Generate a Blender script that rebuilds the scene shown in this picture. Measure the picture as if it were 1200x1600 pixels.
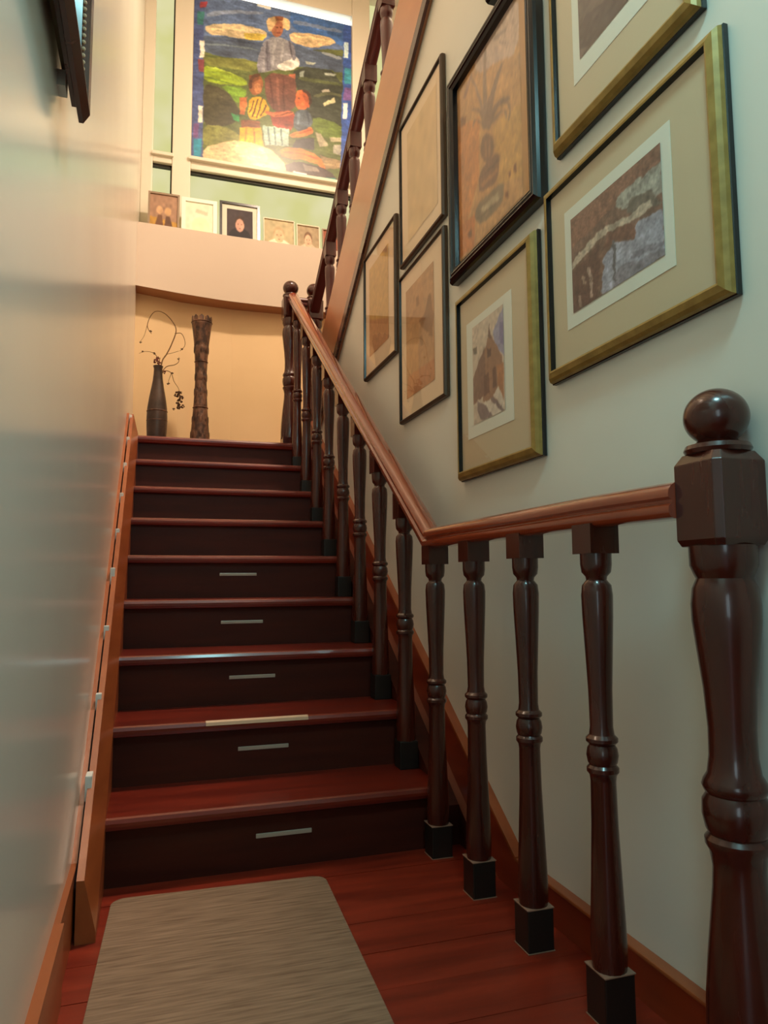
import bpy, math, random
import numpy as np
from mathutils import Vector, Matrix

for o in list(bpy.data.objects):
    bpy.data.objects.remove(o, do_unlink=True)
S = bpy.context.scene
COL = S.collection
random.seed(7)
rng = np.random.default_rng(7)

# ------------------------------------------------------------------ camera
CAM = (0.1008, -1.7086, 0.7637)
F_PX, YAW, PITCH, ROLL = 1123.47, 0.3093, 0.0962, -0.0065
cy, sy, cp, sp = math.cos(YAW), math.sin(YAW), math.cos(PITCH), math.sin(PITCH)
fwd = Vector((sy*cp, cy*cp, sp)); rt = Vector((cy, -sy, 0.0)); up = rt.cross(fwd)
cr, sr = math.cos(ROLL), math.sin(ROLL)
rt2 = rt*cr + up*sr; up2 = up*cr - rt*sr
cam_d = bpy.data.cameras.new('camera'); cam = bpy.data.objects.new('camera', cam_d); COL.objects.link(cam)
M = Matrix((rt2, up2, -fwd)).transposed().to_4x4(); M.translation = CAM
cam.matrix_world = M
cam_d.sensor_fit = 'VERTICAL'; cam_d.sensor_height = 36.0; cam_d.sensor_width = 27.0
cam_d.lens = F_PX*36.0/1600.0
cam_d.clip_start = 0.02
S.camera = cam

# ------------------------------------------------------------------ world, light, exposure
W = bpy.data.worlds.new('world'); S.world = W; W.use_nodes = True
W.node_tree.nodes['Background'].inputs['Color'].default_value = (0.75, 0.82, 0.9, 1)
W.node_tree.nodes['Background'].inputs['Strength'].default_value = 0.3
S.view_settings.view_transform = 'Standard'; S.view_settings.look = 'None'
S.view_settings.gamma = 1.0; S.view_settings.use_curve_mapping = False
S.view_settings.exposure = 0.0
STAIR_LAMP_W = 142.0        # warm ceiling lamp over the upper flight
STAIR_LAMP_C = (1.0, 0.76, 0.56)
HALL_LAMP_W = 13.5          # cool ceiling lamp of the hall, just out of view
HALL_LAMP_C = (0.48, 1.0, 1.05)
HALL_WINDOW = 3.5           # daylight of the hall window behind the camera
HALL_WINDOW_C = (0.72, 0.92, 1.0)
STAIR_PANE = 0.9           # lit frosted panes over the landing
TRANSOM = 3.0

# ------------------------------------------------------------------ helpers
WORLD = {}
def tag(o, label=None, cat=None, group=None, kind=None):
    if label: o['label'] = label
    if cat: o['category'] = cat
    if group: o['group'] = group
    if kind: o['kind'] = kind
    return o
def thing(name, label, cat, loc=(0, 0, 0), group=None):
    o = bpy.data.objects.new(name, None); o.empty_display_size = 0.05; COL.objects.link(o)
    o.location = loc; WORLD[o.name] = Vector(loc)
    return tag(o, label, cat, group)
class MB:
    def __init__(s): s.v = []; s.f = []; s.m = []; s.mat = 0
    def add(s, vs, fs):
        n = len(s.v); s.v += [tuple(v) for v in vs]; s.f += [tuple(i+n for i in f) for f in fs]; s.m += [s.mat]*len(fs)
        return s
    def box(s, x0, x1, y0, y1, z0, z1):
        return s.add([(x0,y0,z0),(x1,y0,z0),(x1,y1,z0),(x0,y1,z0),(x0,y0,z1),(x1,y0,z1),(x1,y1,z1),(x0,y1,z1)],
                     [(0,3,2,1),(4,5,6,7),(0,1,5,4),(1,2,6,5),(2,3,7,6),(3,0,4,7)])
    def prism(s, pts, axis, a0, a1):
        # closed outline pts (2D) extruded along axis
        n = len(pts)
        def P(p, a):
            return {'x': (a, p[0], p[1]), 'y': (p[0], a, p[1]), 'z': (p[0], p[1], a)}[axis]
        vs = [P(p, a0) for p in pts] + [P(p, a1) for p in pts]
        fs = [tuple(range(n))[::-1], tuple(range(n, 2*n))] + [(i, (i+1) % n, n+(i+1) % n, n+i) for i in range(n)]
        return s.add(vs, fs)
    def lathe(s, cx, cy, prof, seg=28):
        vs = []; fs = []
        for r, z in prof:
            for k in range(seg):
                a = 2*math.pi*k/seg; vs.append((cx+r*math.cos(a), cy+r*math.sin(a), z))
        for i in range(len(prof)-1):
            for k in range(seg):
                k2 = (k+1) % seg; fs.append((i*seg+k, i*seg+k2, (i+1)*seg+k2, (i+1)*seg+k))
        fs.append(tuple(range(seg))[::-1]); fs.append(tuple((len(prof)-1)*seg+k for k in range(seg)))
        return s.add(vs, fs)
    def sweep(s, path, prof, closed=True):
        # path: list of (origin, side, up); prof: 2D (side, up)
        n = len(prof); vs = []; fs = []
        for o, a, b in path:
            for p, q in prof: vs.append(Vector(o)+Vector(a)*p+Vector(b)*q)
        for i in range(len(path)-1):
            for k in range(n):
                k2 = (k+1) % n; fs.append((i*n+k, i*n+k2, (i+1)*n+k2, (i+1)*n+k))
        fs.append(tuple(range(n))[::-1]); fs.append(tuple((len(path)-1)*n+k for k in range(n)))
        return s.add(vs, fs)
    def tube(s, pts, r0, r1=None, seg=7):
        r1 = r0 if r1 is None else r1; pts = [Vector(p) for p in pts]; path = []
        for i, p in enumerate(pts):
            t = (pts[min(i+1, len(pts)-1)]-pts[max(i-1, 0)]).normalized()
            a = t.cross(Vector((0, 1, 0.1))).normalized(); b = a.cross(t)
            r = r0+(r1-r0)*i/max(1, len(pts)-1)
            path.append((p, a*r, b*r))
        return s.sweep(path, [(math.cos(2*math.pi*k/seg), math.sin(2*math.pi*k/seg)) for k in range(seg)])
    def ball(s, c, r, sx=1, sy=1, sz=1, seg=20, rings=12):
        prof = [(max(1e-4, r*math.sin(math.pi*i/rings)), -r*math.cos(math.pi*i/rings)) for i in range(rings+1)]
        m = MB().lathe(0, 0, prof, seg)
        return s.add([(c[0]+x*sx, c[1]+y*sy, c[2]+z*sz) for x, y, z in m.v], m.f)
def obj(name, mb, mats, parent=None, smooth=False, bevel=0.0, label=None, angle=40, recalc=True):
    me = bpy.data.meshes.new(name)
    off = WORLD.get(parent.name, Vector()) if parent else Vector()
    me.from_pydata([tuple(Vector(v)-off) for v in mb.v], [], mb.f)
    if not isinstance(mats, (list, tuple)): mats = [mats]
    for m in mats: me.materials.append(m)
    me.polygons.foreach_set('material_index', mb.m)
    import bmesh
    bm = bmesh.new(); bm.from_mesh(me)
    if recalc: bmesh.ops.recalc_face_normals(bm, faces=bm.faces)
    if bevel:
        es = [e for e in bm.edges if len(e.link_faces) == 2 and e.calc_face_angle() > 0.5]
        bmesh.ops.bevel(bm, geom=es, offset=bevel, segments=2, affect='EDGES', profile=0.6, clamp_overlap=True)
    if smooth:
        for f in bm.faces: f.smooth = True
        for e in bm.edges:
            if len(e.link_faces) == 2 and e.calc_face_angle(0) > math.radians(angle): e.smooth = False
    bm.to_mesh(me); bm.free(); me.update()
    o = bpy.data.objects.new(name, me); COL.objects.link(o)
    if parent: o.parent = parent
    WORLD[o.name] = off.copy()
    if label: o['label'] = label
    return o
def struct(name, mb, mats, parent=None, **k):
    o = obj(name, mb, mats, parent, **k)
    if parent is None: o['kind'] = 'structure'
    return o
def dup_part(o, parent, loc, mats=None):
    c = o.copy(); COL.objects.link(c); c.parent = parent; c.location = loc; return c

# ------------------------------------------------------------------ materials
def mat(name, col, rough=0.5, spec=0.5, coat=0.0, coat_r=0.1, metal=0.0):
    m = bpy.data.materials.new(name); m.use_nodes = True
    b = m.node_tree.nodes['Principled BSDF']
    b.inputs['Base Color'].default_value = (*col, 1); b.inputs['Roughness'].default_value = rough
    b.inputs['Specular IOR Level'].default_value = spec; b.inputs['Metallic'].default_value = metal
    b.inputs['Coat Weight'].default_value = coat; b.inputs['Coat Roughness'].default_value = coat_r
    return m
def noise_col(m, c0, c1, scale=(1, 1, 1), nscale=5.0, detail=6.0, lo=0.35, hi=0.65, bump=0.0, rough_var=0.0, seed=0.0):
    nt = m.node_tree; b = nt.nodes['Principled BSDF']
    tc = nt.nodes.new('ShaderNodeTexCoord'); mp = nt.nodes.new('ShaderNodeMapping'); mp.inputs['Scale'].default_value = scale
    mp.inputs['Location'].default_value = (seed, seed*.7, seed*1.3)
    no = nt.nodes.new('ShaderNodeTexNoise'); no.inputs['Scale'].default_value = nscale; no.inputs['Detail'].default_value = detail
    cr_ = nt.nodes.new('ShaderNodeValToRGB')
    cr_.color_ramp.elements[0].position = lo; cr_.color_ramp.elements[0].color = (*c0, 1)
    cr_.color_ramp.elements[1].position = hi; cr_.color_ramp.elements[1].color = (*c1, 1)
    nt.links.new(tc.outputs['Object'], mp.inputs['Vector']); nt.links.new(mp.outputs['Vector'], no.inputs['Vector'])
    nt.links.new(no.outputs['Fac'], cr_.inputs['Fac']); nt.links.new(cr_.outputs['Color'], b.inputs['Base Color'])
    if bump:
        bp = nt.nodes.new('ShaderNodeBump'); bp.inputs['Strength'].default_value = bump; bp.inputs['Distance'].default_value = 0.01
        nt.links.new(no.outputs['Fac'], bp.inputs['Height']); nt.links.new(bp.outputs['Normal'], b.inputs['Normal'])
    if rough_var:
        mr = nt.nodes.new('ShaderNodeMapRange'); r = b.inputs['Roughness'].default_value
        mr.inputs['To Min'].default_value = r-rough_var; mr.inputs['To Max'].default_value = r+rough_var
        nt.links.new(no.outputs['Fac'], mr.inputs['Value']); nt.links.new(mr.outputs['Result'], b.inputs['Roughness'])
    return m
def emis(name, col, strength, c2=None):
    m = bpy.data.materials.new(name); m.use_nodes = True; nt = m.node_tree; nt.nodes.clear()
    e = nt.nodes.new('ShaderNodeEmission'); o = nt.nodes.new('ShaderNodeOutputMaterial')
    e.inputs['Color'].default_value = (*col, 1); e.inputs['Strength'].default_value = strength
    nt.links.new(e.outputs[0], o.inputs[0])
    if c2:
        tc = nt.nodes.new('ShaderNodeTexCoord'); no = nt.nodes.new('ShaderNodeTexNoise'); no.inputs['Scale'].default_value = 3.0
        cr_ = nt.nodes.new('ShaderNodeValToRGB'); cr_.color_ramp.elements[0].position = .35; cr_.color_ramp.elements[1].position = .65
        cr_.color_ramp.elements[0].color = (*col, 1); cr_.color_ramp.elements[1].color = (*c2, 1)
        nt.links.new(tc.outputs['Object'], no.inputs['Vector']); nt.links.new(no.outputs['Fac'], cr_.inputs['Fac']); nt.links.new(cr_.outputs['Color'], e.inputs['Color'])
    return m
def glass_sheet(name, rough=0.02):
    m = bpy.data.materials.new(name); m.use_nodes = True; nt = m.node_tree; nt.nodes.clear()
    t = nt.nodes.new('ShaderNodeBsdfTransparent'); g = nt.nodes.new('ShaderNodeBsdfGlossy'); g.inputs['Roughness'].default_value = rough
    fr = nt.nodes.new('ShaderNodeFresnel'); fr.inputs['IOR'].default_value = 1.45
    mx = nt.nodes.new('ShaderNodeMixShader'); o = nt.nodes.new('ShaderNodeOutputMaterial')
    ge = nt.nodes.new('ShaderNodeNewGeometry'); ma = nt.nodes.new('ShaderNodeMath'); ma.operation = 'SUBTRACT'; ma.use_clamp = True
    nt.links.new(fr.outputs[0], ma.inputs[0]); nt.links.new(ge.outputs['Backfacing'], ma.inputs[1]); nt.links.new(ma.outputs[0], mx.inputs[0]); nt.links.new(t.outputs[0], mx.inputs[1]); nt.links.new(g.outputs[0], mx.inputs[2]); nt.links.new(mx.outputs[0], o.inputs[0])
    return m
def print_mat(name, rough=0.6, coat=0.0):
    m = mat(name, (1, 1, 1), rough, coat=coat, coat_r=0.08); nt = m.node_tree
    a = nt.nodes.new('ShaderNodeVertexColor'); a.layer_name = 'Col'
    nt.links.new(a.outputs['Color'], nt.nodes['Principled BSDF'].inputs['Base Color'])
    return m
def s2l(c):
    c = np.asarray(c, float)/255.0
    return np.where(c <= .04045, c/12.92, ((c+.055)/1.055)**2.4)
def L(*c): return tuple(float(v) for v in s2l(c))

wall_left_m = noise_col(mat('glossy_cream_paint', (.6, .58, .48), 0.20, 0.5), L(223,219,209), L(229,225,215), nscale=1.6, bump=0.02)
wall_m = noise_col(mat('cream_paint', (.6, .58, .48), 0.38, 0.45), L(222,221,209), L(227,226,214), nscale=1.6, bump=0.015)
far_m = noise_col(mat('warm_cream_paint', (.7, .6, .45), 0.5, 0.4), L(230,198,148), L(238,206,158), nscale=1.4)
ledge_m = mat('peach_ledge_paint', L(205,187,169), 0.5, 0.35)
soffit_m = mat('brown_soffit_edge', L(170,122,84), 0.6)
ceil_m = mat('white_ceiling', (.8, .78, .72), 0.7)
trim_white_m = mat('cream_window_frame', L(236,226,206), 0.4)
gasket_m = mat('dark_window_gasket', (.02, .018, .012), 0.6)
wood_m = noise_col(mat('red_mahogany', (.2, .04, .015), 0.28, 0.5, coat=0.6, coat_r=0.14), L(104,34,18), L(136,52,26), (1, 1, .15), 26, rough_var=.06, lo=.3, hi=.7)
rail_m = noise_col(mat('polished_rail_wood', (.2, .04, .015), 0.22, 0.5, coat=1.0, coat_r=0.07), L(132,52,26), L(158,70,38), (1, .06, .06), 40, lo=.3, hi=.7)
upper_rail_shade_m = noise_col(mat('shaded_rail_wood', (.1, .02, .015), 0.35, 0.5, coat=0.3, coat_r=.2), L(66,21,17), L(84,29,21), (1, .06, .06), 40, lo=.3, hi=.7)  # darker copy of the rail wood, backlit shade put into the colour
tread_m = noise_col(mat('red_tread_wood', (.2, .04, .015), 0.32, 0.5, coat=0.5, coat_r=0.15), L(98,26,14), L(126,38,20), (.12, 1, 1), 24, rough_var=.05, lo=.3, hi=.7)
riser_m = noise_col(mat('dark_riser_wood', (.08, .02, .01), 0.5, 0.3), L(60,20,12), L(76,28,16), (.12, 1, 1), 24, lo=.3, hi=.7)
baluster_m = noise_col(mat('dark_turned_wood', (.1, .03, .015), 0.26, 0.45, coat=0.4, coat_r=0.1), L(56,19,11), L(76,27,16), (1, 1, .12), 30, rough_var=.05, lo=.3, hi=.7)
black_wood_m = mat('black_painted_wood', (.012, .010, .008), 0.4)
skirt_m = noise_col(mat('skirting_wood', (.25, .06, .02), 0.34, 0.5, coat=0.3, coat_r=.2), L(122,42,20), L(150,60,30), (1, .15, 1), 20, lo=.3, hi=.7)
skirt_left_m = noise_col(mat('orange_skirting_wood', (.35, .12, .04), 0.36, 0.5, coat=0.3, coat_r=.2), L(150,76,38), L(174,94,50), (1, .15, 1), 18, lo=.3, hi=.7)
skirt_low_m = noise_col(mat('pinkish_lower_skirting', (.3, .12, .08), 0.45), L(168,104,84), L(184,118,96), (1, .15, 1), 18)  # lighter pinkish tone for the lower skirting band
stringer_m = noise_col(mat('light_brown_stringer', (.4, .2, .1), 0.3, 0.5, coat=0.4, coat_r=.15), L(178,114,72), L(198,134,90), (1, .15, .3), 14, lo=.3, hi=.7)
floor_m = noise_col(mat('red_floor_boards', (.2, .04, .015), 0.4, 0.5), L(106,28,14), L(146,46,24), (.1, 1, 1), 22, rough_var=.06, lo=.32, hi=.68)
worn_lit_m = mat('worn_highlit_wood', L(150,112,92), 0.6)
steel_m = mat('brushed_strip', L(190,180,165), 0.35, metal=0.3)
tape_m = mat('worn_tape', L(200,168,138), 0.45)
tab_m = mat('white_tab', L(232,232,228), 0.35)
gold_m = noise_col(mat('olive_gold_leaf', (.4, .3, .06), 0.42, 0.5, metal=0.25), L(146,118,58), L(168,138,72), nscale=40)
black_m = mat('black_lacquer', L(13,16,20), 0.2, 0.6)
brown_frame_m = mat('dark_brown_frame', L(74,54,36), 0.35)
matboard_m = mat('tan_mat_board', L(202,184,152), 0.85, 0.1)
palm_paper_m = mat('aged_tan_paper', L(190,142,92), 0.85, 0.1)
matcream_m = mat('cream_mat_board', L(232,208,176), 0.85, 0.1)
matwhite_m = mat('white_mat_board', L(222,222,206), 0.85, 0.1)
glass_m = glass_sheet('picture_glass')
mural_m = print_mat('mural_paint', 0.32)
print_m = print_mat('paper_print', 0.7)
rug_m = noise_col(mat('woven_rug', (.3, .25, .2), 0.92, 0.1), L(118,94,76), L(156,128,106), (.6, 9, 1), 16, detail=8, lo=.3, hi=.7, bump=.25)
pane_m = emis('frosted_lit_pane', L(226,222,150), STAIR_PANE, L(238,232,180))
transom_m = emis('bright_transom', (.72, .92, 1.0), TRANSOM)
hall_pane_m = emis('hall_daylight', HALL_WINDOW_C, HALL_WINDOW)
vase_m = noise_col(mat('dark_glazed_clay', (.05, .03, .02), 0.35), L(52,40,34), L(82,64,54), nscale=14, bump=.3)
carved_m = noise_col(mat('carved_brown_wood', (.1, .05, .03), 0.5), L(58,36,26), L(120,84,62), (1, 1, .6), 34, lo=.4, hi=.6, bump=.6)
twig_m = mat('dry_twig', L(120,88,50), 0.8)
leaf_m = mat('dry_leaf', L(84,56,30), 0.8)
bloom_m = mat('dry_bloom', L(110,56,44), 0.8)

# ------------------------------------------------------------------ setting
XL, XR = -0.06, 0.985            # faces of the two stair walls
T, R = 0.2672, 0.175             # tread going, riser height
YN = 0.2755                      # first nosing
def yn(k): return YN+(k-1)*T     # nosing of tread k
ZL = 9*R; YLAND = yn(9)          # landing
def zb(y): return 2.79-0.655*(y-0.46)      # lower edge of the upper string board
CEIL = 5.62
# floor: sub floor plus boards laid across the hall
fl = struct('floor', MB().box(-2.4, 1.1, -4.1, 0.34, -0.08, -0.012), floor_m)
y = 0.33; k = 0
while y > -2.6:
    w = 0.135; x_in = -0.05 if y-w > -1.95 else -2.3
    obj('floor_board', MB().box(x_in, 0.98, y-w+.0015, y, -0.012, 0.0-0.0006*(k % 3 == 1)), floor_m, fl); y -= w; k += 1
obj('rear_floor', MB().box(-2.3, 0.98, -4.05, y, -0.012, -0.0005), floor_m, fl)
struct('wall_left', MB().box(XL-.12, XL, -1.95, 3.95, -0.05, CEIL), wall_left_m)
struct('wall_right', MB().prism([(-4.1, -.05), (2.38, -.05), (2.38, zb(2.38)), (-.95, zb(-.95)), (-.95, CEIL), (-4.1, CEIL)], 'x', XR, XR+.05), wall_m)
# lower back wall of the landing, slightly bowed
xs = [(-.06, 3.335), (.1, 3.375), (.23, 3.415), (.42, 3.44), (.6, 3.455), (1.0, 3.44), (2.0, 3.43)]
struct('wall_back', MB().prism(xs+[(2.0, 3.6), (-.06, 3.6)], 'z', 1.5, 2.76), far_m)
# ledge over the landing: bowed front, brown underside
bot = [(-.06, 3.195), (.08, 3.225), (.22, 3.252), (.4, 3.28), (.57, 3.30), (1.0, 3.305), (2.0, 3.305)]
top = [(-.06, 3.275), (.08, 3.28), (.22, 3.285), (.4, 3.29), (.57, 3.30), (1.0, 3.305), (2.0, 3.305)]
def fine(pts, m=28):
    xs_ = [p_[0] for p_ in pts]; co = np.interp(np.linspace(0, 1, m), np.linspace(0, 1, len(pts)), xs_); yy = np.interp(co, xs_, [p_[1] for p_ in pts])
    for _ in range(5): yy[1:-1] = (yy[:-2]+2*yy[1:-1]+yy[2:])/4
    return [(float(x), float(y_)) for x, y_ in zip(co, yy)]
bot, top = fine(bot), fine(top)
n = len(bot); lb = MB()
vs = [(x, y_, 2.74) for x, y_ in bot]+[(x, y_, 3.222) for x, y_ in top]+[(x, 3.95, 2.74) for x, _ in bot]+[(x, 3.95, 3.222) for x, _ in top]
fs = []
for i in range(n-1):
    fs += [(i, i+1, n+i+1, n+i), (n+i, n+i+1, 3*n+i+1, 3*n+i), (2*n+i, 2*n+i+1, 3*n+i+1, 3*n+i)]
fs += [(0, n, 3*n, 2*n), (n-1, 2*n-1, 4*n-1, 3*n-1)]
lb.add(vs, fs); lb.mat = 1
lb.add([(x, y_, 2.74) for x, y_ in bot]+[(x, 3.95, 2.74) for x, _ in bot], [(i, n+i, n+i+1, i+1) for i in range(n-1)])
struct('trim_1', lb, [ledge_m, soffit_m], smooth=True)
# window wall over the ledge with its openings: panel and panes
WY = 3.65
win = struct('window_1', MB().box(-.06, 2.0, WY+.10, WY+.14, 3.2, CEIL), trim_white_m)
def bar(x0, x1, z0, z1, y0=WY-.01, y1=WY+.09): obj('frame_bar', MB().box(x0, x1, y0, y1, z0, z1), trim_white_m, win, bevel=.006)
PX0, PX1, PZ0, PZ1 = .294, 1.56, 3.965, 5.36
bar(-.06, .022, 3.222, CEIL); bar(.16, PX0, 3.222, CEIL, WY-.02); bar(PX1, 1.71, 3.222, CEIL, WY-.02); bar(1.86, 2.0, 3.222, CEIL)
bar(PX0, PX1, 3.875, PZ0); bar(.022, .16, 3.89, 3.965); bar(1.71, 1.86, 3.89, 3.965)
bar(PX0-.02, PX1+.02, 3.935, 3.962, WY-.045); bar(.012, .17, 3.935, 3.962, WY-.035)
bar(PX0, PX1, 5.43, CEIL); bar(PX0, PX1, PZ1-.005, PZ1+.012, WY+.02)
for x0, x1, z0, z1 in ((.022, .16, 3.965, CEIL), (.022, .16, 3.222, 3.89), (PX0, PX1, 3.222, 3.875), (1.71, 1.86, 3.965, CEIL), (1.71, 1.86, 3.222, 3.89)):
    obj('pane', MB().box(x0, x1, WY+.05, WY+.06, z0, z1), pane_m, win)
    g = MB()
    if z1 < 4: g.box(x0, x1, WY+.02, WY+.05, z1-.022, z1)
    g.box(x1-.01, x1, WY+.02, WY+.05, z0, z1)
    obj('gasket', g, gasket_m, win, label='dark shadow-line gasket')
obj('transom_pane', MB().box(PX0, PX1, WY+.05, WY+.06, PZ1, 5.43), transom_m, win, label='bright transom strip')
struct('wall_outer', MB().box(2.0, 2.1, -4.1, 3.95, -.05, CEIL), wall_m)
struct('ceiling', MB().box(-.3, 2.1, -1.0, 3.95, CEIL, CEIL+.1), ceil_m)
struct('ceiling_hall', MB().box(-2.4, 2.1, -4.1, -.95, 2.75, 2.85), ceil_m)
struct('wall_upper_hall', MB().box(-.2, 2.1, -1.05, -.95, 2.85, CEIL), wall_m)
struct('wall_hall_left', MB().box(-2.4, -2.3, -4.1, -1.85, -.05, 2.8), wall_m)
struct('wall_hall_front', MB().box(-2.4, XL-.12, -1.95, -1.85, -.05, 2.8), wall_m)
hb = MB(); hb.box(-2.4, -1.9, -4.2, -4.1, -.05, 2.8); hb.box(-.95, 1.0, -4.2, -4.1, -.05, 2.8); hb.box(-1.9, -.95, -4.2, -4.1, -.05, .25); hb.box(-1.9, -.95, -4.2, -4.1, 2.25, 2.8)
struct('wall_rear', hb, wall_m)
w2 = struct('window_2', MB().box(-1.9, -.95, -4.16, -4.15, .25, 2.25), hall_pane_m)
fb = MB()
for x0 in (-1.9, -1.45, -1.0): fb.box(x0, x0+.05, -4.14, -4.09, .25, 2.25)
fb.box(-1.9, -.95, -4.14, -4.09, .25, .3); fb.box(-1.9, -.95, -4.14, -4.09, 2.2, 2.25)
obj('window_frame', fb, trim_white_m, w2)
# skirtings
bl = struct('baseboard_left', MB().prism([(-1.95, 0), (-.20, 0), (-.20, .14), (-1.95, .14)], 'x', XL, XL+.018), skirt_left_m)
br = struct('baseboard_right', MB().prism([(-4.0, 0), (-.06, 0), (-.06, .08), (-4.0, .08)], 'x', .965, XR), skirt_m)
obj('cap', MB().box(.958, XR, -4.0, -.06, .08, .088), skirt_left_m, br, bevel=.003)

# ------------------------------------------------------------------ lower staircase
st = thing('staircase', 'straight red wooden staircase with dark risers climbing to the landing', 'staircase', (.45, .3, 0))
XS0, XS1 = .0, .913
for k in range(1, 9):
    y0 = yn(k); z = k*R; y1 = yn(k+1)+.03
    pf = [(y0+.012, z-.032), (y0+.004, z-.029), (y0, z-.020), (y0, z-.012), (y0+.004, z-.003), (y0+.012, z), (y1, z), (y1, z-.032)]
    tr_ = obj('tread', MB().prism(pf, 'x', XS0, XS1), tread_m, st)
    if k == 2:
        obj('tape', MB().add([(.259, y0-.001, z-.012), (.569, y0-.001, z-.012), (.569, y0+.002, z-.003), (.259, y0+.002, z-.003), (.259, y0+.010, z+.0012), (.569, y0+.010, z+.0012), (.259, y0+.013, z+.0012), (.569, y0+.013, z+.0012)],
            [(0, 1, 2, 3), (3, 2, 5, 4), (4, 5, 7, 6)]), tape_m, tr_, label='pale strip of tape along the tread edge')
SX = [(.377, .529, .087), (.357, .512, .259), (.354, .512, .44), (.347, .506, .613), (.362, .516, .797)]
for k in range(1, 10):
    y0 = yn(k)+.026; z1 = k*R-.03
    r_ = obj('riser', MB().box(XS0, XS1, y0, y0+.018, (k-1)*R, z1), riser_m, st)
    if k <= 5:
        x0, x1, z = SX[k-1]
        obj('metal_strip', MB().box(x0, x1, y0-.003, y0+.002, z-.006, z+.006), steel_m, r_, bevel=.002, label='thin pale metal strip')
pf = [(YLAND+.012, ZL-.04), (YLAND+.004, ZL-.037), (YLAND, ZL-.022), (YLAND, ZL-.012), (YLAND+.004, ZL-.003), (YLAND+.012, ZL), (3.5, ZL), (3.5, ZL-.04)]
lnd = MB().prism(pf, 'x', XL, XR); lnd.box(XR, 2.0, 2.35, 3.5, ZL-.04, ZL)
obj('landing', lnd, tread_m, st)
# right skirting along the flight
def band(y0, y1, o0, o1, x0, x1, m, name, parent, **k):
    pts = [(y0, max(0, .655*y0+o0)), (y1, .655*y1+o0), (y1, .655*y1+o1), (y0, max(0, .655*y0+o1))]
    if .655*y0+o0 < 0:
        pts.insert(1, (-o0/.655, 0))
        if .655*y0+o1 < 0: pts = [(-o1/.655, 0)]+pts[1:-1]
    return obj(name, MB().prism(pts, 'x', x0, x1), m, parent, **k)
band(-.06, 2.42, -.03, .120, .965, XR, skirt_m, 'skirting_board', st)
band(-.06, 2.42, .1205, .130, .958, XR, skirt_left_m, 'skirting_cap', st, label='orange-brown cap of the right skirting')
band(-.02, 2.42, -.085, -.0305, .967, XR, skirt_low_m, 'lower_skirting', st, label='pinkish lower board of the skirting')
obj('skirting_end', MB().prism([(.125, 0), (.36, 0), (.36, .655*.36-.084)], 'x', .968, XR), riser_m, st, label='dark wedge closing the foot of the skirting')
obj('side_shade_board', MB().prism([(.302, 0), (.302, .655*.302-.086), (2.42, .655*2.42-.086), (2.42, .655*2.42-.33), (.52, 0)], 'x', .914, XR), riser_m, st, label='dark board closing the side of the steps, standing in for shade')  # dark fill painted in where the side of the steps lies in shade
# left skirting: sloped board with white tabs along its top
def sl(y): return .655*y
ys_ = (.02, .30, 2.42)
sec = []
for y_ in ys_:
    base = 0.0 if y_ < .5 else sl(y_)-.19
    top_ = max(sl(y_)+.105, .13); mid = max(sl(y_)-.004, .02)
    sec.append([(-.042, y_, base), (.0, y_, base), (.0, y_, mid), (-.026, y_, top_), (-.042, y_, top_)])
sk = MB(); sk.add([v for c in sec for v in c], [tuple(range(5)), tuple(range(10, 15))]+[(i*5+k, i*5+(k+1) % 5, (i+1)*5+(k+1) % 5, (i+1)*5+k) for i in range(2) for k in range(5)])
sb = obj('skirting_board', sk, skirt_left_m, st, label='orange-brown board along the left wall')
bk = MB().prism([(-.20, 0), (.30, 0), (2.42, sl(2.42)-.19), (2.42, sl(2.42)+.11), (.10, .14), (-.20, .14)], 'x', XL, XL+.012)
obj('wall_strip', bk, skirt_left_m, st, label='thin strip against the left wall')
for k in range(0, 9):
    yk = .24+k*T; zk = sl(yk)+.105; big = k in (0, 3)
    obj('white_tab', MB().box(-.048, -.032, yk, yk+(.05 if big else .025), zk-.03, zk+(.032 if big else .016)), tab_m, sb, bevel=.003, label='small white tab')

# ------------------------------------------------------------------ balustrade of the lower flight
SL = .712
def rail_profile(w=.030, h=.058):
    # rounded top, finger groove, lower lip
    p = [(-.020, 0), (-.027, .004), (-.030, .012), (-.029, .020), (-.022, .026), (-.023, .030), (-.029, .034), (-.0295, .039), (-.028, .046), (-.0235, .0525), (-.0165, .057), (-.0085, .0595), (-.002, .060)]
    s = w/.030; q = [(a*s, b_*h/.058) for a, b_ in p]
    return q+[(-a, b_) for a, b_ in q[::-1]]
def baluster_profile(z0, ztop, bead, top_block):
    # z0 foot, bead height over foot, top_block = lower end of the top block
    b = z0+bead; t = top_block
    low = [(.030, .085), (.031, .10), (.0315, .13), (.030, .17), (.027, .24), (.0235, .33), (.0225, .405), (.024, .415), (.0285, .421), (.0285, .428), (.024, .433)]
    p = [(r, z0+z) for r, z in low]
    p += [(.0265, b-.012), (.0285, b), (.0265, b+.012), (.023, b+.018), (.0285, b+.024), (.0285, b+.030), (.0225, b+.036), (.0205, b+.05)]
    h0 = b+.05; h1 = t-.05
    for f, r in ((.25, .0215), (.5, .0245), (.75, .0275), (.9, .0285), (.97, .0265)): p.append((r, h0+(h1-h0)*f))
    p += [(.0185, t-.048), (.0195, t-.042), (.0265, t-.034), (.0285, t-.02), (.0285, t)]
    return p
XB = .88
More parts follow.
